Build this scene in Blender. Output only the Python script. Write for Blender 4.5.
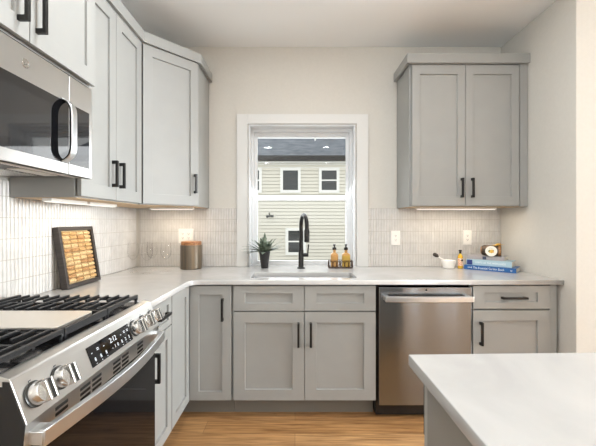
import bpy, bmesh, math, random
from mathutils import Vector, Matrix

for _o in list(bpy.data.objects):
    bpy.data.objects.remove(_o)
SC = bpy.context.scene
COL = SC.collection
I = 0.0254                     # everything below is written in inches
DW = 109.2                     # distance from the camera to the tiled back wall
R = math.radians

# ------------------------------------------------------------------ camera
cd = bpy.data.cameras.new('camera')
cam = bpy.data.objects.new('camera', cd)
COL.objects.link(cam)
cd.sensor_fit = 'HORIZONTAL'
cd.sensor_width = 36
cd.lens = 335 / 596 * 36
cd.shift_x = 3 / 596
cd.shift_y = -1 / 596
cd.clip_start = 0.02
cam.location = (0, -DW * I, 50 * I)
cam.rotation_euler = (R(90), 0, 0)
SC.camera = cam

# ------------------------------------------------------------------ world and lights
w = bpy.data.worlds.new('world')
SC.world = w
w.use_nodes = True
bg = w.node_tree.nodes['Background']
bg.inputs[0].default_value = (1.0, 1.0, 1.0, 1)
bg.inputs[1].default_value = 1.3

SC.view_settings.view_transform = 'Standard'
SC.view_settings.look = 'None'
SC.view_settings.exposure = 0.47
SC.view_settings.gamma = 1.0
SC.view_settings.use_curve_mapping = False


def area(name, x, d, z, sx, sy, power, rot, color=(1, 1, 1), shape='RECTANGLE', spread=180):
    l = bpy.data.lights.new(name, 'AREA')
    l.shape = shape
    l.size = sx * I
    l.size_y = sy * I
    l.energy = power
    l.color = color
    l.spread = R(spread)
    o = bpy.data.objects.new(name, l)
    COL.objects.link(o)
    o.location = (x * I, (d - DW) * I, z * I)
    o.rotation_euler = tuple(R(a) for a in rot)
    return o


DAY = (0.87, 0.945, 1.0)
area('rear_fill_light', 15, -164, 72, 120, 60, 30, (122, 0, 0), DAY)  # unseen fill added behind the camera, tilted up to brighten the ceiling
area('rear_sidelight_daylight', 117, -164, 44, 1.8, 86, 2.6, (90, 0, 0), DAY)
area('rear_sidelight_daylight', 144, -164, 44, 1.2, 86, 1.4, (90, 0, 0), DAY)
area('rear_sidelight_daylight', 155, -164, 44, 1.6, 86, 2.0, (90, 0, 0), DAY)
area('side_window_daylight', 325, 52, 66, 100, 70, 660, (90, 0, 90), DAY)
area('side_window_daylight', 325, -100, 66, 110, 84, 70, (120, 0, 90), DAY)
area('left_fill_light', -50, -38, 88, 60, 40, 50, (125, 0, -90), DAY)  # unseen fill added on the left to brighten the right wall
for cx, cdp in ((-20.6, -25), (24.4, -25), (-28, -92), (30, -92), (112, 10), (112, -70)):
    area('recessed_can', cx, cdp, 106.6, 5.5, 5.5, 3.5, (0, 0, 0), (0.96, 0.98, 1.0), 'DISK')
for cx, cdp, cp_ in ((-10, 52, 11), (30, 58, 6)):
    area('recessed_can', cx, cdp, 106.6, 5.5, 5.5, cp_, (0, 0, 0), (0.96, 0.98, 1.0), 'DISK')
area('kitchen_window_daylight', 2.3, 117, 58, 32, 44, 7, (42, 0, 180), (0.95, 0.98, 1.0))


# ------------------------------------------------------------------ materials
def mat(name, color, rough=0.5, metal=0.0, spec=0.5, **kw):
    m = bpy.data.materials.new(name)
    m.use_nodes = True
    b = m.node_tree.nodes['Principled BSDF']
    b.inputs['Base Color'].default_value = (*color, 1)
    b.inputs['Roughness'].default_value = rough
    b.inputs['Metallic'].default_value = metal
    b.inputs['Specular IOR Level'].default_value = spec
    for k, v in kw.items():
        b.inputs[k.replace('_', ' ')].default_value = v
    return m


def nodes(m):
    return m.node_tree.nodes, m.node_tree.links, m.node_tree.nodes['Principled BSDF']


def noise_mix(m, c1, c2, scale=(1, 1, 1), nscale=5, detail=4, lo=0.35, hi=0.65, bump=0.0, dist=0.0):
    """procedural two-tone noise in object space, optional bump"""
    n, l, b = nodes(m)
    tc = n.new('ShaderNodeTexCoord')
    mp = n.new('ShaderNodeMapping')
    mp.inputs['Scale'].default_value = scale
    nz = n.new('ShaderNodeTexNoise')
    nz.inputs['Scale'].default_value = nscale
    nz.inputs['Detail'].default_value = detail
    nz.inputs['Distortion'].default_value = dist
    cr = n.new('ShaderNodeValToRGB')
    cr.color_ramp.elements[0].position = lo
    cr.color_ramp.elements[1].position = hi
    cr.color_ramp.elements[0].color = (*c1, 1)
    cr.color_ramp.elements[1].color = (*c2, 1)
    l.new(tc.outputs['Object'], mp.inputs['Vector'])
    l.new(mp.outputs['Vector'], nz.inputs['Vector'])
    l.new(nz.outputs['Fac'], cr.inputs['Fac'])
    l.new(cr.outputs['Color'], b.inputs['Base Color'])
    if bump:
        bp = n.new('ShaderNodeBump')
        bp.inputs['Strength'].default_value = bump
        bp.inputs['Distance'].default_value = 0.002
        l.new(nz.outputs['Fac'], bp.inputs['Height'])
        l.new(bp.outputs['Normal'], b.inputs['Normal'])
    return m


def emit(name, color, strength):
    m = bpy.data.materials.new(name)
    m.use_nodes = True
    n = m.node_tree.nodes
    n.clear()
    e = n.new('ShaderNodeEmission')
    e.inputs[0].default_value = (*color, 1)
    e.inputs[1].default_value = strength
    o = n.new('ShaderNodeOutputMaterial')
    m.node_tree.links.new(e.outputs[0], o.inputs[0])
    return m


def glass(name, tint=(1, 1, 1), ior=1.45, boost=1.0, rough=0.0):
    m = bpy.data.materials.new(name)
    m.use_nodes = True
    n = m.node_tree.nodes
    l = m.node_tree.links
    n.clear()
    t = n.new('ShaderNodeBsdfTransparent')
    t.inputs[0].default_value = (*tint, 1)
    g = n.new('ShaderNodeBsdfGlossy')
    g.inputs['Roughness'].default_value = rough
    f = n.new('ShaderNodeFresnel')
    f.inputs[0].default_value = ior
    mu = n.new('ShaderNodeMath')
    mu.operation = 'MULTIPLY'
    mu.use_clamp = True
    mu.inputs[1].default_value = boost
    mx = n.new('ShaderNodeMixShader')
    o = n.new('ShaderNodeOutputMaterial')
    l.new(f.outputs[0], mu.inputs[0])
    l.new(mu.outputs[0], mx.inputs[0])
    l.new(t.outputs[0], mx.inputs[1])
    l.new(g.outputs[0], mx.inputs[2])
    l.new(mx.outputs[0], o.inputs[0])
    return m


def brushed(name, color, rough, aniso, axis, tangent=(0, 0, 1)):
    """brushed steel; axis is the direction the grain runs along"""
    m = mat(name, color, rough, 1.0)
    n, l, b = nodes(m)
    b.inputs['Anisotropic'].default_value = aniso
    cx = n.new('ShaderNodeCombineXYZ')
    for k in range(3):
        cx.inputs[k].default_value = tangent[k]
    l.new(cx.outputs[0], b.inputs['Tangent'])
    tc = n.new('ShaderNodeTexCoord')
    mp = n.new('ShaderNodeMapping')
    mp.inputs['Scale'].default_value = tuple(8 if a else 900 for a in axis)
    nz = n.new('ShaderNodeTexNoise')
    nz.inputs['Scale'].default_value = 1
    mr = n.new('ShaderNodeMapRange')
    mr.inputs['To Min'].default_value = rough * 0.99
    mr.inputs['To Max'].default_value = rough * 1.01
    l.new(tc.outputs['Object'], mp.inputs['Vector'])
    l.new(mp.outputs['Vector'], nz.inputs['Vector'])
    l.new(nz.outputs['Fac'], mr.inputs['Value'])
    l.new(mr.outputs['Result'], b.inputs['Roughness'])
    return m


M = {}
M['wall'] = noise_mix(mat('wall_paint', (.62, .575, .51), .85, spec=.2), (.62, .595, .545), (.635, .61, .56), nscale=60, bump=.03)
M['ceiling'] = mat('ceiling_paint', (.90, .92, .925), .9, spec=.1)
M['trim'] = mat('white_trim_paint', (.66, .655, .635), .5)
M['vinyl'] = mat('white_vinyl', (.72, .73, .74), .6)
M['cab'] = noise_mix(mat('grey_cabinet_paint', (.44, .445, .43), .42), (.312, .312, .297), (.322, .322, .307), nscale=8)
M['kick'] = mat('shaded_kick_paint', (.20, .185, .16), .5)  # cabinet paint, darkened in colour for the shade under the doors
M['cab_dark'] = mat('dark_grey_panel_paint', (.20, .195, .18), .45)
M['cab_in'] = mat('cabinet_shadow_gap', (.05, .05, .048), .7)
M['maple'] = noise_mix(mat('raw_maple', (.62, .46, .28), .55), (.55, .38, .22), (.70, .54, .36), (1, 14, 14), 6)
M['black'] = mat('matte_black_metal', (.012, .011, .010), .38, .3)
M['quartz'] = noise_mix(mat('white_quartz', (.80, .78, .75), .14), (.455, .446, .432), (.50, .49, .475), nscale=3.5, detail=9, lo=.38, hi=.6, dist=1.2)
M['tile'] = noise_mix(mat('white_gloss_tile', (.80, .77, .72), .24), (.58, .555, .525), (.64, .615, .585), nscale=18, detail=2)
M['grout'] = mat('beige_grout', (.42, .385, .33), .9)
M['steel_h'] = brushed('brushed_steel_front', (.30, .32, .345), .15, .99, (1, 0, 0))
M['steel_d'] = brushed('brushed_steel_side', (.66, .65, .635), .32, .5, (0, 1, 0))
M['steel'] = mat('satin_steel', (.58, .57, .555), .24, 1.0)
M['sink_steel'] = mat('sink_steel', (.38, .385, .39), .34, 1.0)
M['handle_steel'] = mat('pale_satin_steel', (.72, .735, .75), .3, 1.0)
M['chrome'] = mat('polished_steel', (.62, .615, .6), .2, 1.0)
M['griddle'] = mat('pale_griddle_metal', (.72, .68, .62), .42, .7)
M['under_dark'] = mat('dark_grey_underside', (.10, .095, .09), .5)
M['dark_steel'] = mat('dark_inlay', (.06, .06, .058), .3, .8)
M['enamel'] = mat('black_enamel', (.012, .012, .013), .15)
M['iron'] = noise_mix(mat('cast_iron', (.03, .03, .032), .42, .2), (.012, .012, .013), (.024, .024, .026), nscale=220, bump=.15)
M['blackglass'] = mat('black_glass', (.005, .005, .006), .04, spec=.28)
M['microwave_glass'] = mat('microwave_black_glass', (.006, .006, .007), .03, spec=.9)
M['plastic'] = mat('white_plastic', (.82, .79, .74), .35)
M['slot'] = mat('dark_slot', (.008, .008, .008), .8)
M['white_print'] = emit('display_glow', (.9, .95, 1), 1.15)
M['ink_white'] = mat('white_ink', (.85, .86, .88), .6)
M['ink_dark'] = mat('dark_ink', (.04, .05, .09), .6)
M['lamp'] = emit('under_cabinet_diffuser', (1.0, .93, .83), 1.0)
M['window_glass'] = glass('window_glass', (.97, .985, .98), 1.45, .35)
M['wine_glass'] = glass('clear_glass', (1, 1, 1), 1.22, .2)
M['amber'] = glass('amber_glass', (.72, .36, .09), 1.5)
M['amber_liquid'] = mat('amber_soap', (.50, .27, .08), .3)
M['honey_liquid'] = mat('honey_soap', (.50, .31, .05), .3)
M['frame_dark'] = noise_mix(mat('dark_stained_wood', (.035, .028, .024), .5), (.028, .022, .019), (.05, .040, .034), (1, 1, 12), 8)
M['cork_a'] = noise_mix(mat('pale_cork', (.62, .42, .20), .85), (.48, .29, .12), (.72, .53, .28), nscale=120)
M['cork_b'] = noise_mix(mat('tan_cork', (.55, .33, .13), .85), (.38, .20, .07), (.64, .42, .18), nscale=120)
M['cork_c'] = noise_mix(mat('brown_cork', (.42, .22, .08), .85), (.30, .14, .05), (.52, .30, .12), nscale=120)
M['backing'] = mat('cream_backing', (.72, .52, .28), .8)
M['pot'] = mat('charcoal_pot', (.03, .03, .031), .55)
M['soil'] = mat('soil', (.035, .024, .016), .95)
M['leaf'] = noise_mix(mat('grey_green_leaf', (.10, .14, .09), .5), (.05, .08, .055), (.23, .28, .21), nscale=40)
M['bronze'] = noise_mix(mat('bronze_glaze', (.13, .105, .075), .34, .55), (.085, .08, .07), (.21, .155, .10), (16, 16, .6), 2.2, detail=5, lo=.3, hi=.7)
M['acacia'] = noise_mix(mat('acacia_wood', (.36, .15, .05), .45), (.22, .075, .022), (.50, .23, .085), (1, 9, 9), 12)
M['siding'] = mat('cream_siding', (.68, .655, .575), .7)
M['out_white'] = mat('outdoor_white_trim', (.80, .80, .77), .6)
M['shingle'] = noise_mix(mat('slate_shingle', (.10, .115, .135), .9), (.075, .088, .105), (.14, .155, .18), nscale=3, detail=8)
M['fascia'] = mat('dark_fascia', (.018, .016, .014), .6)
M['dark_pane'] = mat('dark_window_pane', (.035, .04, .042), .08)
M['grass'] = noise_mix(mat('lawn_ground', (.25, .27, .20), 1), (.34, .335, .31), (.46, .455, .43), nscale=3)
M['ceramic'] = mat('white_ceramic', (.88, .85, .80), .3)
M['dark_wood'] = mat('dark_wood_tip', (.035, .024, .018), .5)
M['oil'] = mat('golden_oil', (.72, .42, .03), .12)
M['label_pink'] = noise_mix(mat('printed_label', (.75, .45, .3), .6), (.70, .22, .10), (.85, .78, .62), nscale=160, lo=.42, hi=.58)
M['label_cream'] = mat('cream_label', (.83, .79, .70), .6)
M['fruit'] = noise_mix(mat('fruit_print', (.75, .45, .05), .6), (.62, .26, .03), (.85, .62, .10), nscale=160)
M['olive'] = mat('olive_print', (.16, .17, .05), .6)
M['gold'] = noise_mix(mat('golden_fabric', (.72, .43, .06), .55), (.55, .27, .03), (.85, .58, .13), nscale=70)
M['barrel'] = noise_mix(mat('dark_brown_jar', (.05, .03, .015), .3), (.025, .018, .010), (.11, .055, .02), (1, 1, 1), 45)
M['amber_wood'] = noise_mix(mat('copper_brown_end', (.30, .14, .05), .4), (.20, .08, .03), (.42, .22, .08), nscale=60)
M['cover_blue'] = mat('royal_blue_cover', (.012, .10, .31), .35)
M['cover_sky'] = mat('pale_blue_cover', (.40, .55, .62), .4)
M['cover_grey'] = mat('grey_cover', (.36, .33, .33), .45)
M['navy'] = mat('navy_block', (.02, .04, .18), .5)
M['pages'] = noise_mix(mat('page_edges', (.72, .66, .56), .9), (.60, .53, .43), (.80, .75, .66), (1, 1, 60), 12)
M['mesh_filter'] = noise_mix(mat('filter_mesh', (.55, .53, .50), .35, .9), (.20, .19, .18), (.75, .73, .7), nscale=220)
M['warm_lens'] = mat('lamp_lens', (.80, .76, .70), .3)


def floor_material():
    m = mat('oak_planks', (.5, .3, .14), .28)
    n, l, b = nodes(m)
    tc = n.new('ShaderNodeTexCoord')
    br = n.new('ShaderNodeTexBrick')
    br.offset = 0.37
    br.inputs['Scale'].default_value = 1
    br.inputs['Brick Width'].default_value = 1.5
    br.inputs['Row Height'].default_value = 0.127
    br.inputs['Mortar Size'].default_value = 0.0012
    br.inputs['Mortar Smooth'].default_value = 0.2
    br.inputs['Color1'].default_value = (.56, .335, .155, 1)
    br.inputs['Color2'].default_value = (.44, .24, .10, 1)
    br.inputs['Mortar'].default_value = (.20, .10, .045, 1)
    l.new(tc.outputs['Object'], br.inputs['Vector'])
    mp = n.new('ShaderNodeMapping')
    mp.inputs['Scale'].default_value = (1.2, 22, 1)
    nz = n.new('ShaderNodeTexNoise')
    nz.inputs['Scale'].default_value = 3
    nz.inputs['Detail'].default_value = 7
    nz.inputs['Distortion'].default_value = .8
    l.new(tc.outputs['Object'], mp.inputs['Vector'])
    l.new(mp.outputs['Vector'], nz.inputs['Vector'])
    cr = n.new('ShaderNodeValToRGB')
    cr.color_ramp.elements[0].position = .3
    cr.color_ramp.elements[0].color = (.44, .36, .29, 1)
    cr.color_ramp.elements[1].position = .7
    cr.color_ramp.elements[1].color = (1.15, 1.12, 1.08, 1)
    l.new(nz.outputs['Fac'], cr.inputs['Fac'])
    mx = n.new('ShaderNodeMix')
    mx.data_type = 'RGBA'
    mx.blend_type = 'MULTIPLY'
    mx.inputs[0].default_value = 1
    l.new(br.outputs['Color'], mx.inputs[6])
    l.new(cr.outputs['Color'], mx.inputs[7])
    l.new(mx.outputs[2], b.inputs['Base Color'])
    bp = n.new('ShaderNodeBump')
    bp.inputs['Strength'].default_value = .12
    bp.inputs['Distance'].default_value = .002
    l.new(br.outputs['Fac'], bp.inputs['Height'])
    bp.invert = True
    l.new(bp.outputs['Normal'], b.inputs['Normal'])
    return m


M['floor'] = floor_material()

# ------------------------------------------------------------------ mesh helpers
ORG = {}


def wp(x, d, z):
    return Vector((x * I, (d - DW) * I, z * I))


def tag(o, label=None, cat=None, group=None, kind=None):
    if label:
        o['label'] = label
    if cat:
        o['category'] = cat
    if group:
        o['group'] = group
    if kind:
        o['kind'] = kind
    return o


def thing(name, label, cat, loc, group=None, rot=(0, 0, 0), local=False, kind=None):
    """an Empty at the base of a thing; local=True: its parts are built around (0,0,0)"""
    o = bpy.data.objects.new(name, None)
    o.empty_display_size = .05
    COL.objects.link(o)
    o.location = wp(*loc)
    o.rotation_euler = tuple(R(a) for a in rot)
    ORG[o] = Vector((0, 0, 0)) if local else wp(*loc)
    return tag(o, label, cat, group, kind)


def copy_tree(o, parent=None):
    c = o.copy()
    COL.objects.link(c)
    c.parent = parent
    for ch in list(o.children):
        copy_tree(ch, c)
    return c


class MB:
    """collects shapes (in inches) and links them as ONE mesh object"""

    def __init__(self, local=False):
        self.bm = bmesh.new()
        self.local = local
        self.mi = 0

    def V(self, p):
        if self.local:
            return self.bm.verts.new((p[0] * I, p[1] * I, p[2] * I))
        return self.bm.verts.new(wp(*p))

    def F(self, vs):
        try:
            f = self.bm.faces.new(vs)
            f.material_index = self.mi
            return f
        except ValueError:
            return None

    def box(self, x0, x1, d0, d1, z0, z1):
        v = [self.V((x, d, z)) for z in (z0, z1) for d in (d0, d1) for x in (x0, x1)]
        for a in ((0, 1, 3, 2), (4, 6, 7, 5), (0, 4, 5, 1), (2, 3, 7, 6), (0, 2, 6, 4), (1, 5, 7, 3)):
            self.F([v[k] for k in a])
        return self

    def frame_box(self, fr, u0, u1, v0, v1, w0, w1):
        """box in a face frame fr"""
        v = [self.V(fr(u, q, s)) for q in (v0, v1) for s in (w0, w1) for u in (u0, u1)]
        for a in ((0, 1, 3, 2), (4, 6, 7, 5), (0, 4, 5, 1), (2, 3, 7, 6), (0, 2, 6, 4), (1, 5, 7, 3)):
            self.F([v[k] for k in a])
        return self

    def prism(self, poly, fn, a, b):
        """poly of 2-D points, fn(p, t) gives 3-D, from t=a to t=b"""
        A = [self.V(fn(p, a)) for p in poly]
        B = [self.V(fn(p, b)) for p in poly]
        self.F(A)
        self.F(B[::-1])
        n = len(poly)
        for k in range(n):
            self.F([A[k], B[k], B[(k + 1) % n], A[(k + 1) % n]])
        return self

    def plan(self, poly, z0, z1):
        return self.prism(poly, lambda p, t: (p[0], p[1], t), z0, z1)

    def lathe(self, prof, c, axis=(0, 0, 1), seg=28, cap=True):
        """prof: (radius, height) pairs along the axis from point c"""
        ax = Vector(axis).normalized()
        s = Vector((1, 0, 0)) if abs(ax.x) < .9 else Vector((0, 1, 0))
        u = ax.cross(s).normalized()
        v = ax.cross(u)
        c = Vector(c)
        rings = []
        for r, h in prof:
            if r < 1e-4:
                rings.append([self.V(c + ax * h)])
            else:
                rings.append([self.V(c + ax * h + (u * math.cos(2 * math.pi * k / seg) + v * math.sin(2 * math.pi * k / seg)) * r) for k in range(seg)])
        for A, B in zip(rings, rings[1:]):
            for k in range(seg):
                k2 = (k + 1) % seg
                if len(A) == 1 and len(B) == 1:
                    continue
                if len(A) == 1:
                    self.F([A[0], B[k2], B[k]])
                elif len(B) == 1:
                    self.F([A[k], A[k2], B[0]])
                else:
                    self.F([A[k], A[k2], B[k2], B[k]])
        if cap:
            if len(rings[0]) > 1:
                self.F(rings[0][::-1])
            if len(rings[-1]) > 1:
                self.F(rings[-1])
        return self

    def tube(self, pts, r, seg=12, flat=None):
        """round tube along points; flat=(a,b) gives a rectangular section instead"""
        pts = [Vector(p) for p in pts]
        rings = []
        up = None
        for k, p in enumerate(pts):
            t = (pts[min(k + 1, len(pts) - 1)] - pts[max(k - 1, 0)]).normalized()
            if up is None:
                up = Vector((0, 0, 1)) if abs(t.z) < .9 else Vector((1, 0, 0))
            s = t.cross(up).normalized()
            up = s.cross(t).normalized()
            rr = r[k] if isinstance(r, (list, tuple)) else r
            if flat:
                ring = [p + s * (a * flat[0] / 2) + up * (b * flat[1] / 2) for a, b in ((-1, -1), (1, -1), (1, 1), (-1, 1))]
            else:
                ring = [p + (s * math.cos(2 * math.pi * j / seg) + up * math.sin(2 * math.pi * j / seg)) * rr for j in range(seg)]
            rings.append([self.V(q) for q in ring])
        n = len(rings[0])
        for A, B in zip(rings, rings[1:]):
            for j in range(n):
                self.F([A[j], A[(j + 1) % n], B[(j + 1) % n], B[j]])
        self.F(rings[0][::-1])
        self.F(rings[-1])
        return self

    def shaker(self, fr, u0, u1, v0, v1, st=2.25, rl=2.25, t=.75, rec=.45):
        """frame-and-panel door: flat frame around a recessed panel"""
        def rect(a, b, c, d, ww):
            return [self.V(fr(x, y, ww)) for x, y in ((a, c), (b, c), (b, d), (a, d))]
        B = rect(u0, u1, v0, v1, 0)
        O = rect(u0, u1, v0, v1, t)
        N = rect(u0 + st, u1 - st, v0 + rl, v1 - rl, t)
        P = rect(u0 + st, u1 - st, v0 + rl, v1 - rl, t - rec)
        self.F(B[::-1])
        for k in range(4):
            j = (k + 1) % 4
            self.F([B[k], B[j], O[j], O[k]])
            self.F([O[k], O[j], N[j], N[k]])
            self.F([N[k], N[j], P[j], P[k]])
        self.F(P)
        return self

    def pull(self, fr, u, v, length, vertical=True, w=.75, off=1.25, sq=.52):
        """square bar pull on two feet, centred at (u, v)"""
        h = length / 2
        if vertical:
            self.frame_box(fr, u - sq / 2, u + sq / 2, v - h, v + h, w + off - sq, w + off)
            for q in (v - h, v + h - .7):
                self.frame_box(fr, u - sq / 2, u + sq / 2, q, q + .7, w, w + off - sq + .02)
        else:
            self.frame_box(fr, u - h, u + h, v - sq / 2, v + sq / 2, w + off - sq, w + off)
            for q in (u - h, u + h - .7):
                self.frame_box(fr, q, q + .7, v - sq / 2, v + sq / 2, w, w + off - sq + .02)
        return self

    def build(self, name, mats, parent=None, bev=0, smooth=0, origin=None, label=None, seg=2):
        bm = self.bm
        bmesh.ops.recalc_face_normals(bm, faces=bm.faces[:])
        org = ORG[parent] if parent is not None else (wp(*origin) if origin else Vector((0, 0, 0)))
        if not self.local:
            for v in bm.verts:
                v.co -= org
        me = bpy.data.meshes.new(name)
        if smooth:
            for f in bm.faces:
                f.smooth = True
        bm.to_mesh(me)
        bm.free()
        if smooth:
            me.set_sharp_from_angle(angle=R(smooth))
        if not isinstance(mats, (list, tuple)):
            mats = [mats]
        for m in mats:
            me.materials.append(m)
        o = bpy.data.objects.new(name, me)
        COL.objects.link(o)
        if parent is not None:
            o.parent = parent
            ORG[o] = ORG[parent]
        else:
            if origin:
                o.location = org
            ORG[o] = org
        if bev:
            b = o.modifiers.new('bevel', 'BEVEL')
            b.width = bev * I
            b.segments = seg
            b.limit_method = 'ANGLE'
            b.angle_limit = R(40)
        if label:
            o['label'] = label
        return o


def face(o, u, n):
    """face frame: origin o (x, D, z), u along the face, n outward (both 2-D in plan)"""
    def fr(a, v, s):
        return (o[0] + u[0] * a + n[0] * s, o[1] + u[1] * a + n[1] * s, o[2] + v)
    return fr


def from_curve(splines, z0, z1, bev):
    """flat slab from closed outlines (holes allowed), edges eased; returns a bmesh in metres (world)"""
    cu = bpy.data.curves.new('tmp', 'CURVE')
    cu.dimensions = '2D'
    cu.fill_mode = 'BOTH'
    th = (z1 - z0) * I
    cu.bevel_depth = bev * I
    cu.bevel_resolution = 2
    cu.extrude = th / 2 - bev * I
    cu.offset = -bev * I
    for pl in splines:
        s = cu.splines.new('POLY')
        s.points.add(len(pl) - 1)
        for k, p in enumerate(pl):
            q = wp(p[0], p[1], 0)
            s.points[k].co = (q.x, q.y, 0, 1)
        s.use_cyclic_u = True
    o = bpy.data.objects.new('tmp', cu)
    COL.objects.link(o)
    bpy.context.view_layer.update()
    dg = bpy.context.evaluated_depsgraph_get()
    me = bpy.data.meshes.new_from_object(o.evaluated_get(dg))
    bpy.data.objects.remove(o)
    mb = MB()
    mb.bm.from_mesh(me)
    for v in mb.bm.verts:
        v.co.z += (z0 + z1) / 2 * I
    return mb


def text_into(mb, s, size, fn, extrude=.01, align='CENTER', sx=1.0):
    """lettering: fn maps (u, v, w) in inches to the point the builder expects"""
    cu = bpy.data.curves.new('tmp', 'FONT')
    cu.body = s
    cu.size = size
    cu.align_x = align
    cu.align_y = 'CENTER'
    cu.extrude = extrude
    cu.resolution_u = 2
    o = bpy.data.objects.new('tmp', cu)
    COL.objects.link(o)
    bpy.context.view_layer.update()
    dg = bpy.context.evaluated_depsgraph_get()
    me = bpy.data.meshes.new_from_object(o.evaluated_get(dg))
    bpy.data.objects.remove(o)
    vs = [mb.V(fn(v.co.x * sx, v.co.y, v.co.z + extrude)) for v in me.vertices]
    for p in me.polygons:
        mb.F([vs[k] for k in p.vertices])


def arc(c, r, a0, a1, n):
    return [(c[0] + r * math.cos(R(a0 + (a1 - a0) * k / n)), c[1] + r * math.sin(R(a0 + (a1 - a0) * k / n))) for k in range(n + 1)]


random.seed(7)
XL, XR = -51.6, 67.3          # tiled left wall, plain right wall
CT0, CT = 34.3, 35.5          # worktop underside and top
CEIL = 107.2

# ================================================================== the room
S = 'structure'
tag(MB().box(-60, 340, -175, 116, -1.2, 0).build('floor', M['floor']), kind=S)
tag(MB().box(-60, 340, -175, 116, CEIL, CEIL + 4).build('ceiling', M['ceiling']), kind=S)
WX0, WX1, WZ1 = -15.1, 19.7, 81.7            # window opening
wb = MB()
wb.box(-60, WX0, 109.5, 116, 0, CEIL).box(WX1, 72, 109.5, 116, 0, CEIL)
wb.box(WX0, WX1, 109.5, 116, 0, CT0).box(WX0, WX1, 109.5, 116, WZ1, CEIL)
wall_back = tag(wb.build('wall_back', M['wall']), kind=S)
wall_left = tag(MB().box(-57, -51.9, -175, 109.5, 0, CEIL).build('wall_left', M['wall']), kind=S)
tag(MB().box(XR, 335, 80.2, 109.5, 0, CEIL).build('wall_right', M['wall'], bev=.15), kind=S)
tag(MB().box(330, 335, -175, 80.2, 0, CEIL).build('wall_side', M['wall']), kind=S)
tag(MB().box(-60, 340, -172, -166, 0, CEIL).build('wall_rear', M['wall']), kind=S)

TW, TH, ROWS = .86, 3.82, 5


def tiles(fr, n, rows, top, bow=1.0):
    mb = MB()
    g = .09
    prof = ((0, 0), (0, .12), (.10, .20), (.3, .262), (.5, .28), (.7, .262), (.9, .20), (1, .12), (1, 0))
    mb.mi = 1
    mb.frame_box(fr, 0, n * TW, 0, top, .0, .10)
    mb.mi = 0
    for c in range(n):
        for r in range(rows):
            z0 = r * TH + .06
            z1 = min((r + 1) * TH, top) - .06
            if z1 < z0 + .2:
                continue
            dz = random.uniform(-.008, .006)
            k = random.uniform(-.008, .008)
            A, B = [], []
            for (a, h) in prof:
                u = c * TW + g / 2 + a * (TW - g)
                hh = max(.28 - (.28 - h) * bow + dz + (a - .5) * k, 0) if h > 0 else 0
                A.append(mb.V(fr(u, z0, hh)))
                B.append(mb.V(fr(u, z1, hh)))
            for q in range(len(prof) - 1):
                mb.F([A[q], A[q + 1], B[q + 1], B[q]])
            mb.F(A[::-1])
            mb.F(B)
    return mb


nl = int((51.6 - 18.95) / TW)
tiles(face((-18.95 - nl * TW, 109.5, CT), (1, 0), (0, -1)), nl, ROWS, 19.0, .45).build('tile_backsplash', [M['tile'], M['grout']], wall_back, smooth=30)
nr = int((67.2 - 23.85) / TW)
tiles(face((23.85, 109.5, CT), (1, 0), (0, -1)), nr, ROWS, 19.0, .45).build('tile_backsplash', [M['tile'], M['grout']], wall_back, smooth=30)
n1 = int((109.2 - 60.5) / TW)
tiles(face((-51.9, 109.2 - n1 * TW, CT), (0, 1), (1, 0)), n1, ROWS, 19.0, .8).build('tile_backsplash', [M['tile'], M['grout']], wall_left, smooth=30)
n2 = int((109.2 - n1 * TW - 10) / TW)
tiles(face((-51.9, 109.2 - (n1 + n2) * TW, CT), (0, 1), (1, 0)), n2, 6, 22.0).build('tile_backsplash', [M['tile'], M['grout']], wall_left, smooth=30)

# ------------------------------------------------------------------ window over the sink
win = thing('window_1', 'white double-hung window over the kitchen sink', 'window', (2.3, 109.5, CT), kind=S)
cs = MB()
cs.box(-18.9, -15.4, 108.7, 109.5, CT, 85).box(20.0, 23.8, 108.7, 109.5, CT, 85).box(-15.4, 20.0, 108.7, 109.5, 81.9, 85)
cs.build('window_casing', M['trim'], win, bev=.06)
jb = MB()
jb.box(-15.1, -14.7, 109.0, 114.6, CT, 81.7).box(19.3, 19.7, 109.0, 114.6, CT, 81.7).box(-14.7, 19.3, 109.0, 114.6, 81.3, 81.7)
jb.build('window_jamb', M['vinyl'], win, bev=.03)
vf = MB()
vf.box(-14.7, -13.9, 112.6, 116, CT, 81.3).box(18.5, 19.3, 112.6, 116, CT, 81.3).box(-13.9, 18.5, 112.6, 116, 80.4, 81.3).box(-13.9, 18.5, 112.6, 116, CT, CT + .5)
vf.build('vinyl_frame', M['vinyl'], win, bev=.06)


def sash(name, x0, x1, z0, z1, d0, d1, st, tr, br):
    m = MB()
    m.box(x0, x0 + st, d0, d1, z0, z1).box(x1 - st, x1, d0, d1, z0, z1)
    m.box(x0 + st, x1 - st, d0, d1, z1 - tr, z1).box(x0 + st, x1 - st, d0, d1, z0, z0 + br)
    s = m.build(name, M['vinyl'], win, bev=.08)
    g = MB()
    md = (d0 + d1) / 2
    g.box(x0 + st, x1 - st, md - .25, md - .2, z0 + br, z1 - tr)
    g.build('pane', M['window_glass'], s)
    return s


sash('upper_sash', -13.9, 18.5, 57.6, 80.4, 114.4, 115.7, 1.05, 1.3, 1.4)
ls = sash('lower_sash', -13.9, 18.5, CT + .5, 58.7, 112.8, 114.1, 1.3, 1.5, 1.0)
lk = MB().box(-6.5, -4.8, 113.1, 113.9, 58.7, 59.0).box(9.4, 11.1, 113.1, 113.9, 58.7, 59.0)
lk.build('sash_lock', M['vinyl'], ls, bev=.05)

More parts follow.
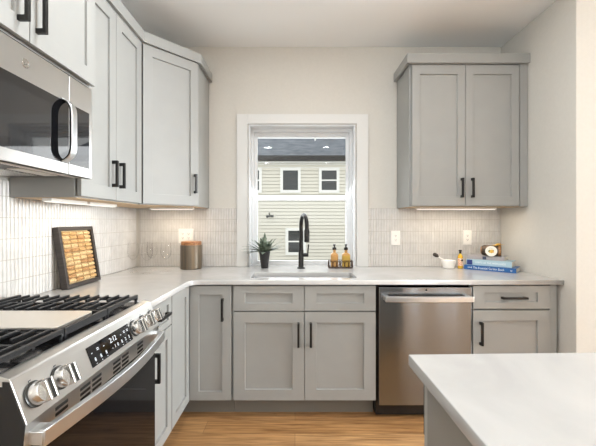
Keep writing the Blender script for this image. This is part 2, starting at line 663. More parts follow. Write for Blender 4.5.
# ================================================================== outdoors
tag(MB().box(-900, 900, 118, 1500, -40, -36).build('ground', M['grass']), kind=S)
HD = 600
house = thing('neighbor_house', 'cream lap-sided house with slate roof seen through the window', 'house', (0, HD, -36))
sd = MB()
z = -36
while z < 156:
    sd.prism([(HD + .0, z + 1.0), (HD - 1.5, z + 1.0), (HD - .9, z + 6.1), (HD, z + 6.1)], lambda p, t: (t, p[0], p[1]), -330, 330)
    z += 6.1
sd.box(-330, 330, HD + .8, HD + 200, -36, 160)
sd.build('siding', M['siding'], house)
MB().box(-345, 345, HD - 12, HD, 154.5, 156.5).build('soffit', M['out_white'], house)
MB().box(-330, 330, HD - 1, HD, 147, 154.5).build('frieze_board', M['out_white'], house)
MB().box(-345, 345, HD - 16, HD - 13.5, 157, 166.3).build('fascia', M['fascia'], house)
rf = MB().prism([(HD - 14, 165), (HD + 113, 228), (HD + 240, 165), (HD + 240, 161), (HD + 113, 224), (HD - 14, 161)], lambda p, t: (t, p[0], p[1]), -348, 348)
rf.build('roof', M['shingle'], house)
MB().lathe([(1.6, 0), (1.6, 20)], (42, HD + 96, 216), seg=12).build('vent_pipe', M['out_white'], house)


def house_window(xc, z0, z1, double=True):
    f = MB()
    w2, t = 18.4, 5.0
    f.box(xc - w2, xc - w2 + t, HD - 3, HD + .04, z0, z1).box(xc + w2 - t, xc + w2, HD - 3, HD + .04, z0, z1)
    f.box(xc - w2 + t, xc + w2 - t, HD - 3, HD + .04, z1 - t, z1).box(xc - w2 + t, xc + w2 - t, HD - 3, HD + .04, z0, z0 + t)
    if double:
        zm = (z0 + z1) / 2
        f.box(xc - w2 + t, xc + w2 - t, HD - 2.7, HD + .04, zm - 1.2, zm + 1.2)
    o = f.build('window', M['out_white'], house)
    MB().box(xc - w2 + t, xc + w2 - t, HD - 2.2, HD - 1.7, z0 + t, z1 - t).build('pane', M['dark_pane'], o)


for px, dbl in ((251.7, True), (290.5, False), (329, True), (367.7, True), (213, True)):
    house_window((px - 295) * HD / 335, 102, 147, dbl)
house_window((295.8 - 295) * HD / 335, -9, 39.5)
fl = thing('outdoor_light', 'small dark twin-head light on the siding of the house outside', 'outdoor light', ((270 - 295) * HD / 335, HD - 2, 58))
fx, fz = (270 - 295) * HD / 335, 61
MB().lathe([(2.0, 0), (2.0, 1.2)], (fx, HD - 1.6, fz), (0, -1, 0), 14).build('base', M['out_white'], fl)
MB().lathe([(.8, 0), (1.5, 2.5), (2.3, 7)], (fx, HD - 3.6, fz), (-.45, -.5, -.15), 14).build('lamp_head', M['black'], fl)
MB().lathe([(.8, 0), (1.5, 2.5), (2.2, 6.5)], (fx, HD - 3.6, fz), (.75, -.4, -.1), 14).build('lamp_head', M['black'], fl)
MB().tube([(fx, HD - 2.7, fz), (fx - 1, HD - 3.5, fz + 3), (fx - .8, HD - 3.5, fz + 6)], .8, 8).build('sensor', M['black'], fl)

# ================================================================== base cabinets
BACK = face((0, 85.2, 0), (1, 0), (0, -1))      # u = x, fronts .75 proud of D=85.2
LEFT = face((-27.35, 0, 0), (0, 1), (1, 0))     # u = D

nb = thing('base_cabinet', 'narrow grey base cabinet with one drawer and door beside the range', 'cabinet', (-39, 66.4, 0))
MB().box(-51.3, -27.9, 60.7, 72.2, 4.5, 34.25).build('carcass', M['cab'], nb)
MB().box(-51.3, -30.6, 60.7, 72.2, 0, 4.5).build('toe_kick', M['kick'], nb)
d = MB().shaker(LEFT, 60.8, 72.2, 28.1, 34.0, 1.6, 1.3).build('drawer', M['cab'], nb, bev=.04)
MB().pull(LEFT, 66.5, 31.2, 5.5, False).build('handle', M['black'], d, bev=.03, label='black bar pull')
d = MB().shaker(LEFT, 60.8, 72.2, 5.0, 27.8).build('door', M['cab'], nb, bev=.04)
MB().pull(LEFT, 63.1, 22.4, 5.6).build('handle', M['black'], d, bev=.03, label='black bar pull')

cb = thing('corner_base_cabinet', 'grey corner base cabinet with two tall doors meeting at the inside corner', 'cabinet', (-36, 98, 0))
MB().plan([(-51.3, 72.4), (-27.9, 72.4), (-27.9, 85.7), (-15.9, 85.7), (-15.9, 109.1), (-51.3, 109.1)], 4.5, 34.25).build('carcass', M['cab'], cb)
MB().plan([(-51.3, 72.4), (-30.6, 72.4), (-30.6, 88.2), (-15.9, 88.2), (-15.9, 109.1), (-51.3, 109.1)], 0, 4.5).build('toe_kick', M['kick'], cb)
MB().shaker(LEFT, 72.6, 84.3, 5.0, 34.0).build('door', M['cab'], cb, bev=.04)
d = MB().shaker(BACK, -26.5, -16.1, 5.0, 33.9).build('door', M['cab'], cb, bev=.04)
MB().pull(BACK, -18.2, 28.0, 5.6).build('handle', M['black'], d, bev=.03, label='black bar pull')

sb = thing('sink_base_cabinet', 'wide grey base cabinet with two doors and false drawer fronts under the sink', 'cabinet', (2.4, 97, 0))
m = MB().box(-15.8, -15.1, 85.7, 109.1, 4.5, 34.25).box(19.8, 20.5, 85.7, 109.1, 4.5, 34.25)
m.box(-15.1, 19.8, 85.7, 109.1, 4.5, 5.2).box(-15.1, 19.8, 108.4, 109.1, 5.2, 34.25).box(-15.1, 19.8, 85.7, 86.4, 5.2, 34.25)
m.build('carcass', M['cab'], sb)
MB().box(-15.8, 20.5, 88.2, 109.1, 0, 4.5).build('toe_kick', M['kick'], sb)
for a, b in ((-15.55, 2.3), (2.45, 20.35)):
    MB().shaker(BACK, a, b, 27.6, 33.85, 2.95, 1.9).build('drawer_front', M['cab'], sb, bev=.04)
for a, b, hx in ((-15.55, 2.3, .85), (2.45, 20.35, 3.95)):
    d = MB().shaker(BACK, a, b, 5.0, 27.3, 2.95, 2.75).build('door', M['cab'], sb, bev=.04)
    MB().pull(BACK, hx, 21.7, 6.0).build('handle', M['black'], d, bev=.03, label='black bar pull')

rc = thing('base_cabinet', 'grey base cabinet with a drawer over a door right of the dishwasher', 'cabinet', (56, 97, 0))
MB().box(44.75, 66.3, 85.7, 109.1, 4.5, 34.25).build('carcass', M['cab'], rc)
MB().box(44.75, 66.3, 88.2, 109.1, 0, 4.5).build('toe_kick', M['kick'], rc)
d = MB().shaker(BACK, 44.9, 64.2, 28.1, 33.9, 3.0, 1.7).build('drawer', M['cab'], rc, bev=.04)
MB().pull(BACK, 55.0, 30.95, 6.2, False).build('handle', M['black'], d, bev=.03, label='black bar pull')
d = MB().shaker(BACK, 44.9, 64.2, 5.0, 27.7, 3.0, 2.6).build('door', M['cab'], rc, bev=.04)
MB().pull(BACK, 46.7, 22.0, 5.8).build('handle', M['black'], d, bev=.03, label='black bar pull')
MB().box(64.5, 66.3, 84.9, 85.25, 0, 34.1).build('filler_strip', M['cab'], rc)

# ------------------------------------------------------------------ dishwasher
dw = thing('dishwasher', 'stainless steel dishwasher with bar handle between the grey cabinets', 'dishwasher', (32.8, 97, 0))
MB().box(20.7, 44.55, 86.0, 109.0, .6, 34.1).build('tub', M['enamel'], dw)
door = MB().box(21.15, 44.35, 84.2, 86.0, 3.9, 33.55).build('door_panel', M['steel_h'], dw, bev=.12)
MB().box(21.0, 44.4, 87.2, 88.0, .1, 3.9).build('kick_plate', M['black'], dw)
h = MB()
pts = []
for k in range(13):
    t = k / 12
    pts.append((22.2 + 21.6 * t, 82.3 - .35 * math.sin(math.pi * t), 31.05))
h.tube(pts, .5, flat=(1.0, 1.35))
h.box(22.2, 23.4, 82.2, 84.25, 30.5, 31.6).box(42.6, 43.8, 82.2, 84.25, 30.5, 31.6)
h.build('handle', M['handle_steel'], door, bev=.14)
MB().lathe([(.26, 0), (.26, .03)], (33.0, 84.21, 32.9), (0, -1, 0), 16).build('badge', M['dark_steel'], door)

# ------------------------------------------------------------------ worktop
out = [(XL + .02, 60.6), (-26.1, 60.6)] + [(-26.1, 80.9)] + arc((-23.3, 80.9), 2.8, 180, 90, 6)[1:] + [(XR - .05, 83.7), (XR - .05, 109.15)]
out += [(19.25, 109.15), (19.25, 112.5), (-14.65, 112.5), (-14.65, 109.15), (XL + .02, 109.15)]
SX0, SX1, SD0, SD1 = -11.6, 16.2, 86.8, 96.6
hole = []
for (cx, cy, a) in ((SX0 + 1, SD0 + 1, 180), (SX1 - 1, SD0 + 1, 270), (SX1 - 1, SD1 - 1, 0), (SX0 + 1, SD1 - 1, 90)):
    hole += arc((cx, cy), 1.0, a, a + 90, 5)
ct = from_curve([out, hole], CT0, CT, .08).build('countertop', M['quartz'], origin=(10, 97, CT0))
tag(ct, 'white quartz L-shaped countertop running under the window to the range', 'countertop')

sk = thing('kitchen_sink', 'stainless undermount sink set in the countertop under the window', 'sink', (2.3, 91.7, 26))


def rrect(x0, x1, y0, y1, r, n=5):
    q = []
    for (cx, cy, a) in ((x0 + r, y0 + r, 180), (x1 - r, y0 + r, 270), (x1 - r, y1 - r, 0), (x0 + r, y1 - r, 90)):
        q += arc((cx, cy), r, a, a + 90, n)
    return q


m = MB()
rings = []
for g, zz in ((.9, 34.28), (.12, 34.28), (.05, 34.2), (-.15, 27.6), (-.9, 26.4), (-2.5, 26.1)):
    rings.append([m.V((p[0], p[1], zz)) for p in rrect(SX0 - g, SX1 + g, SD0 - g, SD1 + g, max(1.0 + g * .4, .4))])
for A, B in zip(rings, rings[1:]):
    n = len(A)
    for k in range(n):
        m.F([A[k], A[(k + 1) % n], B[(k + 1) % n], B[k]])
m.F(rings[-1])
m.build('basin', M['sink_steel'], sk, smooth=40)
MB().lathe([(1.7, 0), (1.7, .12), (1.3, .14), (1.1, .05), (0, .05)], (2.3, 91.7, 26.1), seg=24).build('drain', M['chrome'], sk, smooth=40)

# ------------------------------------------------------------------ faucet
fa = thing('kitchen_faucet', 'tall matte black gooseneck faucet behind the sink', 'faucet', (1.9, 105.0, CT))
fx, fd = 1.9, 105.0
MB().lathe([(1.25, 0), (1.25, .25), (.98, .4), (.82, .6), (.82, 5.6), (.74, 5.8), (.74, 6.0)], (fx, fd, CT), seg=24).build('body', M['black'], fa, smooth=40)
pts = [(fx, fd, 41.3), (fx, fd, 48.6)]
dirx, dird = .22, -.975
for k in range(1, 15):
    a = math.pi * k / 15
    q = 3.55 * (1 - math.cos(a))
    pts.append((fx + dirx * q, fd + dird * q, 48.6 + 3.55 * math.sin(a)))
ex, ed = fx + dirx * 7.1, fd + dird * 7.1
pts += [(ex, ed, 48.4), (ex, ed, 48.0)]
MB().tube(pts, .62, 14).build('spout', M['black'], fa, smooth=50)
MB().lathe([(.6, 0), (.78, .15), (.82, 3.4), (.66, 3.7), (.64, 4.0)], (ex, ed, 44.1), seg=20).build('spray_head', M['black'], fa, smooth=40)
hd = MB().tube([(fx + .6, fd, 39.7), (fx + 2.3, fd, 39.7)], .62, 14).build('valve', M['black'], fa, smooth=50)
MB().tube([(fx + 2.1, fd, 39.6), (fx + 2.15, fd, 41), (fx + 2.35, fd, 43.0)], .22, 10).build('lever', M['black'], hd, smooth=50)

# ================================================================== wall cabinets
UZ0, UZ1 = 54.5, 95.7


def crown(mb, path, z0=95.5, z1=98.2, t=.75):
    """flat crown board following an open plan path; offset outward is already in the path"""
    for (a, b) in zip(path, path[1:]):
        ax, ay = a
        bx, by = b
        L = math.hypot(bx - ax, by - ay)
        nx, ny = (by - ay) / L, -(bx - ax) / L
        e = .3
        ux, uy = (bx - ax) / L * e, (by - ay) / L * e
        mb.plan([(ax, ay), (bx, by), (bx - nx * t - ux, by - ny * t - uy), (ax - nx * t + ux, ay - ny * t + uy)], z0, z1)
    return mb


ruc = thing('wall_cabinet', 'grey two-door wall cabinet hanging right of the window', 'cabinet', (50, 103, UZ0))
m = MB().box(33.2, 67.1, 97.6, 109.1, UZ0, 96)
m.build('carcass', M['cab'], ruc)
MB().box(34, 66.6, 97.6, 108.9, UZ0 - .08, UZ0 + .02).build('bottom_panel', M['maple'], ruc, label='bare wood underside')
UB = face((0, 97.2, 0), (1, 0), (0, -1))
for a, b, hx in ((33.75, 49.05, 47.9), (49.2, 64.6, 50.9)):
    d = MB().shaker(UB, a, b, 54.7, 95.2, 2.25, 2.6).build('door', M['cab'], ruc, bev=.04)
    MB().pull(UB, hx, 59.8, 5.6).build('handle', M['black'], d, bev=.03, label='black bar pull')
MB().box(64.9, 67.1, 96.6, 97.25, UZ0, 95.6).build('filler_strip', M['cab'], ruc)
crown(MB(), [(32.1, 109.1), (32.1, 95.6), (67.2, 95.6)][::1]).build('crown_moulding', M['cab'], ruc, bev=.05)

TX = -39.4                       # carcass front plane of the left wall cabinets
tuc = thing('wall_cabinet', 'tall grey two-door wall cabinet on the left wall beside the microwave', 'cabinet', (-45, 72.5, UZ0))
MB().box(-51.5, TX - .4, 60.5, 84.9, UZ0, 96).build('carcass', M['cab'], tuc)
MB().box(-51.2, TX - .5, 61.2, 84.4, UZ0 - .08, UZ0 + .02).build('bottom_panel', M['maple'], tuc, label='bare wood underside')
UL = face((TX, 0, 0), (0, 1), (1, 0))
for a, b, hu in ((60.6, 72.35, 70.95), (72.5, 84.4, 73.9)):
    d = MB().shaker(UL, a, b, 54.7, 95.2, 2.4, 2.6).build('door', M['cab'], tuc, bev=.04)
    MB().pull(UL, hu, 60.2, 5.6).build('handle', M['black'], d, bev=.03, label='black bar pull')
crown(MB(), [(TX + 1.4, 60.7), (TX + 1.4, 84.6)][::-1] and [(TX + 1.4, 60.7), (TX + 1.4, 84.4)]).build('crown_moulding', M['cab'], tuc, bev=.05)

duc = thing('corner_wall_cabinet', 'grey wall cabinet set diagonally across the corner, left of the window', 'cabinet', (-42, 100, UZ0))
A0, A1 = (TX, 85.1), (-28.0, 96.8)
MB().plan([(-51.5, 109.1), (-51.5, 85.1), A0, A1, (-28.0, 109.1)], UZ0, 96).build('carcass', M['cab'], duc)
MB().plan([(-51.0, 108.7), (-51.0, 86), (TX - .3, 86), (-28.8, 97.1), (-28.8, 108.7)], UZ0 - .08, UZ0 + .02).build('bottom_panel', M['maple'], duc, label='bare wood underside')
L = math.hypot(A1[0] - A0[0], A1[1] - A0[1])
du = ((A1[0] - A0[0]) / L, (A1[1] - A0[1]) / L)
UD = face((A0[0], A0[1], 0), du, (du[1], -du[0]))
d = MB().shaker(UD, .5, L - .35, 54.7, 95.3, 2.4, 2.6).build('door', M['cab'], duc, bev=.04)
MB().pull(UD, L - 1.55, 60.8, 5.4).build('handle', M['black'], d, bev=.03, label='black bar pull')
MB().frame_box(UD, .12, .46, 54.7, 95.4, -.02, .04).build('door_gap_shade', M['cab_in'], duc)  # thin dark strip painted in for the shade beside the door
crown(MB(), [(TX + 1.35, 84.5), (-26.9, 96.3), (-26.9, 109.1)]).build('crown_moulding', M['cab'], duc, bev=.05)

OX = -36.75
ouc = thing('wall_cabinet', 'short grey two-door wall cabinet directly over the microwave', 'cabinet', (-44, 45.5, 74.2))
MB().box(-51.5, OX - .4, 30.5, 60.4, 74.2, 96).build('carcass', M['cab'], ouc)
UO = face((OX, 0, 0), (0, 1), (1, 0))
for a, b, hu in ((30.6, 45.42, 43.6), (45.58, 60.4, 46.7)):
    d = MB().shaker(UO, a, b, 74.4, 95.2, 2.4, 2.6).build('door', M['cab'], ouc, bev=.04)
    MB().pull(UO, hu, 79.2, 6.0, off=1.45, sq=.5).build('handle', M['black'], d, bev=.03, label='black bar pull')
crown(MB(), [(OX + 1.4, 30.5), (OX + 1.4, 60.4)]).build('crown_moulding', M['cab'], ouc, bev=.05)

# ------------------------------------------------------------------ under-cabinet lights
GL = 'under cabinet light bars'


def light_bar(label, x0, x1, d0, d1, power, rot=0):
    cx, cdp = (x0 + x1) / 2, (d0 + d1) / 2
    z1 = UZ0 - .1
    t = thing('under_cabinet_light', label, 'light', (cx, cdp, z1 - .7), GL, (0, 0, rot), True)
    hx, hy = (x1 - x0) / 2, (d1 - d0) / 2
    MB(True).box(-hx, hx, -hy, hy, .15, .7).build('housing', M['plastic'], t, bev=.04)
    MB(True).box(-hx + .3, hx - .3, -hy + .15, hy - .15, 0, .16).build('diffuser', M['lamp'], t)
    area('under_cabinet_lamp', cx, cdp, z1 - .78, (x1 - x0) - .8, max((d1 - d0) - .4, .4), power, (0, 0, rot), (1.0, .88, .72))


light_bar('white light bar under the cabinet right of the window', 37, 61, 101.3, 102.9, 1.1)
light_bar('white light bar under the tall left cabinet, near the corner', -46.4, -44.6, 73, 84, .4)
light_bar('white light bar under the tall left cabinet, next to the range', -46.4, -44.6, 61.4, 72, .25)
light_bar('white light bar under the diagonal corner cabinet', -44, -31, 101.5, 103.1, .9)

# ------------------------------------------------------------------ microwave
mw = thing('microwave', 'stainless over-the-range microwave mounted under the short wall cabinet', 'microwave', (-44, 45.5, 57.6))
MF = face((-37.6, 0, 0), (0, 1), (1, 0))       # front skin base
MZ0, MZ1 = 57.7, 73.75
MB().box(-51.5, -37.6, 30.6, 60.3, MZ0 + .5, MZ1).build('case', M['enamel'], mw)
md = MB()
md.frame_box(MF, 30.6, 54.1, MZ0, MZ1, 0, 1.05)
md = md.build('door', M['steel_d'], mw, bev=.1)
g = MB().frame_box(MF, 31.6, 54.05, 59.4, 69.2, 1.0, 1.1).build('door_glass', M['microwave_glass'], md, label='dark glass window')
MB().frame_box(MF, 34.0, 50.2, 60.8, 67.8, 1.1, 1.115).build('view_screen', mat('microwave_screen', (.014, .014, .015), .05, spec=.9), md)
cp = MB().frame_box(MF, 54.25, 60.3, MZ0, MZ1, 0, 1.05).build('control_panel', M['steel_d'], mw, bev=.1)
MB().frame_box(MF, 54.3, 59.4, 59.4, 69.2, 1.0, 1.1).build('control_glass', M['microwave_glass'], cp, label='dark glass touch panel')
hm = MB()
pts = []
for k in range(25):
    t = k / 24
    pts.append(MF(52.9, 59.5 + 9.9 * t, 1.15 + 1.6 * (1 - abs(2 * t - 1) ** 7)))
hm.tube(pts, .5, flat=(1.3, .22))
hm = hm.build('handle', M['handle_steel'], mw, bev=.12, smooth=35)
hi = MB()
hi.tube([(p[0] - .2, p[1], p[2]) for p in pts], .5, flat=(1.26, .2))
hi.build('handle_inlay', M['black'], hm, smooth=35, label='dark inner face')
bd = MB()
c0 = MF(45.4, 71.5, 1.05)
bd.lathe([(.62, 0), (.66, .05), (.62, .09), (.54, .09), (.52, .04), (0, .04)], c0, (1, 0, 0), 28)
text_into(bd, 'ge', .62, lambda u, v, ww: MF(45.4 + u, 71.52 + v, 1.1 + ww), .015)
bd.build('badge', M['chrome'], md, smooth=40, label='round raised monogram badge')
un = MB().box(-50.8, -38.2, 31.2, 59.8, MZ0 + .25, MZ0 + .52).build('underside', M['under_dark'], mw)
for a, b in ((34, 44), (46.5, 56.5)):
    MB().box(-49.5, -43.5, a, b, MZ0 + .1, MZ0 + .26).build('grease_filter', M['mesh_filter'], un)
for a, b in ((36, 41), (49.5, 57)):
    MB().box(-42.6, -40.4, a, b, MZ0 + .12, MZ0 + .26).build('lamp_lens', M['warm_lens'], un)
gr = MB()
for k in range(56):
    gr.box(-39.2, -38.0, 31.5 + k * .5, 31.75 + k * .5, MZ0 + .05, MZ0 + .26)
gr.build('vent_grille', M['plastic'], un)

# ------------------------------------------------------------------ gas range
rg = thing('gas_range', 'stainless slide-in gas range with black grates and front knobs', 'range', (-38, 45.5, 0))
RD0, RD1 = 30.6, 60.4
MB().box(-51.2, -26.6, RD0, RD1, 1.2, 34.9).build('body', M['enamel'], rg, bev=.1)
MB().box(-50.5, -28, RD0 + 1, RD1 - 1, 0, 1.25).build('plinth', M['black'], rg)
m = MB()
m.box(-51.2, -27.2, RD0, RD1, 34.9, 35.55)
m.build('cooktop', M['enamel'], rg, bev=.06)
m = MB().prism([(-27.5, 34.9), (-27.5, 35.85), (-27.1, 35.9), (-26.15, 35.62), (-26.0, 35.45), (-26.2, 34.9)], lambda p, t: (p[0], t, p[1]), RD0, RD1)
m.build('cooktop_trim', M['steel_d'], rg, bev=.03)
# sloped control panel
P0, P1 = Vector((-26.02, 0, 35.42)), Vector((-24.5, 0, 31.4))
pu = (P0 - P1).normalized()                     # up the slope
pn = Vector((pu.z, 0, -pu.x))                   # outward
PL = (P0 - P1).length


def PF(a, v, s):
    """control panel frame: a along D, v up the slope from the crease, s outward"""
    q = P1 + pu * v + pn * s
    return (q.x, a, q.z)


pan = MB().prism([(-26.6, 35.42), (P0.x, P0.z), (P1.x, P1.z), (-26.6, 31.4)], lambda p, t: (p[0], t, p[1]), RD0, RD1).build('control_panel', M['steel_d'], rg, bev=.06)
for a, b in ((RD0 - .06, RD0 + .02), (RD1 - .02, RD1 + .06)):
    MB().prism([(-26.7, 35.4), (P0.x - .12, P0.z - .05), (P1.x - .12, P1.z), (-24.85, 29.1), (-26.7, 29.1)], lambda p, t: (p[0], t, p[1]), a, b).build('end_cap', M['enamel'], rg, label='black end cap')
ds = MB().frame_box(PF, 41.0, 51.2, .75, 3.3, -.02, .04).build('display', M['blackglass'], rg, label='black glass display')
TF = lambda a0, v0: (lambda u, v, ww: PF(a0 + u, v0 + v, .045 + ww))
for s_, sz, a_, v_, nm in [('2:12', 1.0, 46.6, 2.45, 'clock_digits')] + [(q, .95, a, 2.45, 'touch_key') for a, q in ((41.7, '-'), (43.0, '='), (44.3, '-'), (48.6, '-'), (49.6, '='), (50.5, '='))] \
        + [(q, .68, a, 1.45, 'touch_key') for a, q in ((42.0, '8'), (43.2, '8'), (44.4, '8'), (45.9, '-'), (46.6, '1'), (47.3, '0'), (48.4, '8'), (49.4, '2'), (50.4, '3'))]:
    tx = MB()
    text_into(tx, s_, sz, TF(a_, v_), .004)
    if sz == .68 and s_ in '823':
        text_into(tx, '-', .7, TF(a_, 1.0), .004)
    tx.build(nm, M['white_print'], ds)
for kd in (32.5, 35.9, 52.6, 55.7, 58.8):
    c = PF(kd, 2.05, 0)
    k = MB().lathe([(1.25, 0), (1.25, .14), (1.1, .2)], c, pn, 30).build('knob', M['dark_steel'], rg, smooth=40)
    MB().lathe([(1.1, .14), (1.12, .2), (1.08, 1.1), (1.0, 1.2), (0, 1.22)], c, pn, 30).build('knob_skirt', M['steel'], k, smooth=40)
    g = MB()
    for s0, s1 in ((-.55, -.22), (.22, .55)):
        g.frame_box(lambda a, v, s, kd=kd: PF(kd + a, 2.05 + v, s), s0, s1, -.98, .98, 1.0, 1.85)
    g.build('knob_grip', M['chrome'], k, bev=.07)
    MB().frame_box(lambda a, v, s, kd=kd: PF(kd + a, 2.05 + v, s), -.23, .23, -.97, .97, 1.0, 1.8).build('knob_inlay', M['dark_steel'], k)
for kd in (32.5, 35.9, 52.6, 55.7, 58.8):
    mk = MB()
    mk.frame_box(PF, kd - .25, kd + .1, 3.42, 3.5, 0, .012)
    mk.frame_box(PF, kd - .25, kd - .15, 3.32, 3.5, 0, .012)
    mk.build('knob_mark', M['ink_dark'], pan)
vs = MB().box(-26.6, -24.75, RD0, RD1, 29.0, 31.35).build('vent_strip', M['steel_d'], rg, bev=.03)
for g0 in (34.6, 38.6, 40.9, 45.6, 47.9, 52.6):
    for r in range(3):
        z0 = 29.25 + r * .6
        MB().box(-24.85, -24.72, g0, g0 + 1.9, z0, z0 + .34).build('vent_slot', M['slot'], vs)
dr = MB().box(-26.5, -25.15, RD0 + .1, RD1 - .1, 8.2, 28.9).build('oven_door', M['blackglass'], rg, bev=.12, label='black glass oven door')
MB().box(-26.5, -25.35, RD0 + .1, RD1 - .1, 1.6, 8.0).build('storage_drawer', M['steel_d'], rg, bev=.12)
ho = MB()
pts = []
for k in range(25):
    t = k / 24
    pts.append((-23.6 + 1.35 * math.sin(math.pi * t), RD0 + .6 + (RD1 - RD0 - 1.2) * t, 29.85))
ho.tube(pts, .5, flat=(.7, 1.55))
for a in (RD0 + .5, RD1 - 2.1):
    ho.box(-25.4, -23.4, a, a + 1.6, 29.2, 30.5)
ho.build('oven_handle', M['handle_steel'], dr, bev=.08, smooth=35)

GT = 37.05


def grate(d0, d1):
    g = MB()
    x0, x1 = -49.3, -28.0
    b = .5
    g.box(x1 - .55, x1, d0, d1, GT - .55, GT)                       # front rail
    g.box(x0, x0 + .5, d0, d1, GT - .95, GT)                        # back rail
    for dd in (d0, d1 - .45):
        g.box(x0, x1, dd, dd + .45, GT - .95, GT - .35)
    mid = (d0 + d1) / 2
    g.box(x0, x1, mid - .2, mid + .2, GT - .8, GT - .25)
    n = 11
    for k in range(n):
        x = x0 + 1.9 + k * (x1 - x0 - 3.6) / (n - 1)
        if k in (2, 8):
            # fingers that jog around a burner
            g.tube([(x, d0 + .3, GT - .22), (x, mid - 1.6, GT - .22), (x + .8, mid, GT - .22), (x, mid + 1.6, GT - .22), (x, d1 - .3, GT - .22)], .2, flat=(.42, .45))
        elif k % 2:
            g.box(x - .17, x + .17, d0, mid - 1.1, GT - .62, GT).box(x - .17, x + .17, mid + 1.1, d1, GT - .62, GT)
        else:
            g.box(x - .17, x + .17, d0, d1, GT - .62, GT)
    for x in (x0 + .1, x1 - .5, (x0 + x1) / 2 - .2):
        for dd in (d0 + .05, d1 - .45):
            g.box(x, x + .4, dd, dd + .4, 35.52, GT - .8)
    return g.build('grate', M['iron'], rg, bev=.09)


grate(31.2, 40.7)
grate(50.2, 59.8)
# centre section: long grate frame carrying a flat griddle plate
g = MB()
g.box(-28.55, -28.0, 40.9, 50.0, GT - .95, GT).box(-49.3, -48.8, 40.9, 50.0, GT - .95, GT)
g.box(-48.8, -28.5, 40.9, 41.3, GT - .95, GT - .2).box(-48.8, -28.5, 49.6, 50.0, GT - .95, GT - .2)
for x in (-49.2, -28.5):
    for dd in (40.95, 49.55):
        g.box(x, x + .4, dd, dd + .4, 35.52, GT - .8)
g.build('grate', M['iron'], rg, bev=.09)
gp = MB()
gp.plan(rrect(-48.4, -29.6, 41.5, 49.4, .8), GT - .55, GT - .12)
gp.build('griddle', M['griddle'], rg, bev=.06, label='flat pale metal griddle plate')
for bx, bdp, rr in ((-33.5, 36, 1.9), (-44, 36, 1.6), (-33.5, 55, 1.9), (-44, 55, 1.5)):
    b = MB().lathe([(rr + .55, 0), (rr + .55, .25), (rr + .1, .5)], (bx, bdp, 35.55), seg=28).build('burner', M['dark_steel'], rg, smooth=40)
    MB().lathe([(rr, .45), (rr + .02, .62), (rr - .3, .78), (0, .8)], (bx, bdp, 35.55), seg=28).build('burner_cap', M['iron'], b, smooth=40)

# ================================================================== island
isl = thing('kitchen_island', 'grey kitchen island base under a white slab in the right foreground', 'kitchen island', (28, 12, 0))
MB().box(13.75, 43, -12, 35.0, 4, 34.2).build('carcass', M['cab'], isl)
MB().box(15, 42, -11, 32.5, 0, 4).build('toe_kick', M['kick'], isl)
FI = face((0, 35.0, 0), (1, 0), (0, 1))
x = 13.8
k = 0
while x < 40:
    d = MB().shaker(FI, x, x + 14.4, 5, 33.9).build('door', M['cab'], isl, bev=.04)
    MB().pull(FI, x + (.6 if k % 2 == 0 else 13.4), 29.5, 5.6, off=1.1).build('handle', M['black'], d, bev=.03, label='black bar pull')
    x += 14.6
    k += 1
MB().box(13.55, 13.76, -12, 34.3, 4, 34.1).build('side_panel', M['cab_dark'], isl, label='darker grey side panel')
it = from_curve([[(12.45, -14), (12.45, 36.7), (44.5, 37.6), (44.5, -14)]], 34.25, CT, .1).build('island_countertop', M['quartz'], origin=(28, 12, 34.25))
tag(it, 'white quartz island top filling the lower right foreground', 'countertop')

# ================================================================== outlets


def outlet(label, xc, zc, wdt, gang):
    t = thing('wall_outlet', label, 'outlet', (xc, 109.2, zc - 2.3))
    MB().box(xc - wdt / 2, xc + wdt / 2, 108.95, 109.3, zc - 2.35, zc + 2.35).build('plate', M['plastic'], t, bev=.1)
    for g in range(gang):
        gx = xc + (g - (gang - 1) / 2) * 1.9
        r = MB().box(gx - .62, gx + .62, 108.85, 109.0, zc - 1.35, zc + 1.35).build('receptacle', M['plastic'], t, bev=.05)
        s = MB()
        for q in (-.68, .68):
            s.box(gx - .26, gx - .17, 108.83, 108.87, zc + q - .05, zc + q + .3)
            s.box(gx + .17, gx + .26, 108.83, 108.87, zc + q - .05, zc + q + .24)
            s.lathe([(.1, 0), (.1, .03)], (gx, 108.86, zc + q - .25), (0, -1, 0), 10)
        s.build('slots', M['slot'], r)


outlet('wide white double outlet on the tile behind the canister', -35.5, 45.45, 4.8, 2)
outlet('white wall outlet nearest the window, right of it', 32.75, 44.8, 2.95, 1)
outlet('white wall outlet above the small bottle and books', 56.1, 44.9, 2.75, 1)

# ================================================================== things on the worktop
# framed corks leaning on the left wall (built flat, then leaned)
BH, BW, BT = 13.4, 12.2, 1.4
fb = thing('cork_frame', 'square black frame filled with wine corks leaning on the tiled wall', 'frame', (-49.6, 77.2, CT), None, (0, -9.2, 0), True)
m = MB(True)
m.box(0, BT, -BW / 2, -BW / 2 + .8, 0, BH).box(0, BT, BW / 2 - .8, BW / 2, 0, BH)
m.box(0, BT, -BW / 2 + .8, BW / 2 - .8, 0, .8).box(0, BT, -BW / 2 + .8, BW / 2 - .8, BH - .8, BH)
m.build('frame_border', M['frame_dark'], fb, bev=.05)
MB(True).box(.1, .45, -BW / 2 + .8, BW / 2 - .8, .8, BH - .8).build('backing', M['backing'], fb)
NR, NC = 12, 4
chh = (BH - 2.0) / NR
cw = (BW - 2.2) / NC
for r in range(NR):
    for c in range(NC):
        y0 = -(BW - 2.2) / 2 + c * cw + .13 + random.uniform(-.06, .06)
        zz = 1.0 + (r + .5) * chh
        MB(True).lathe([(chh * .40, 0), (chh * .45, .08), (chh * .45, cw - .36), (chh * .40, cw - .28)], (.45 + chh * .45, y0, zz), (0, 1, random.uniform(-.03, .03)), 12).build(
            'cork', random.choice([M['cork_a'], M['cork_a'], M['cork_b'], M['cork_b'], M['cork_c']]), fb, smooth=40)

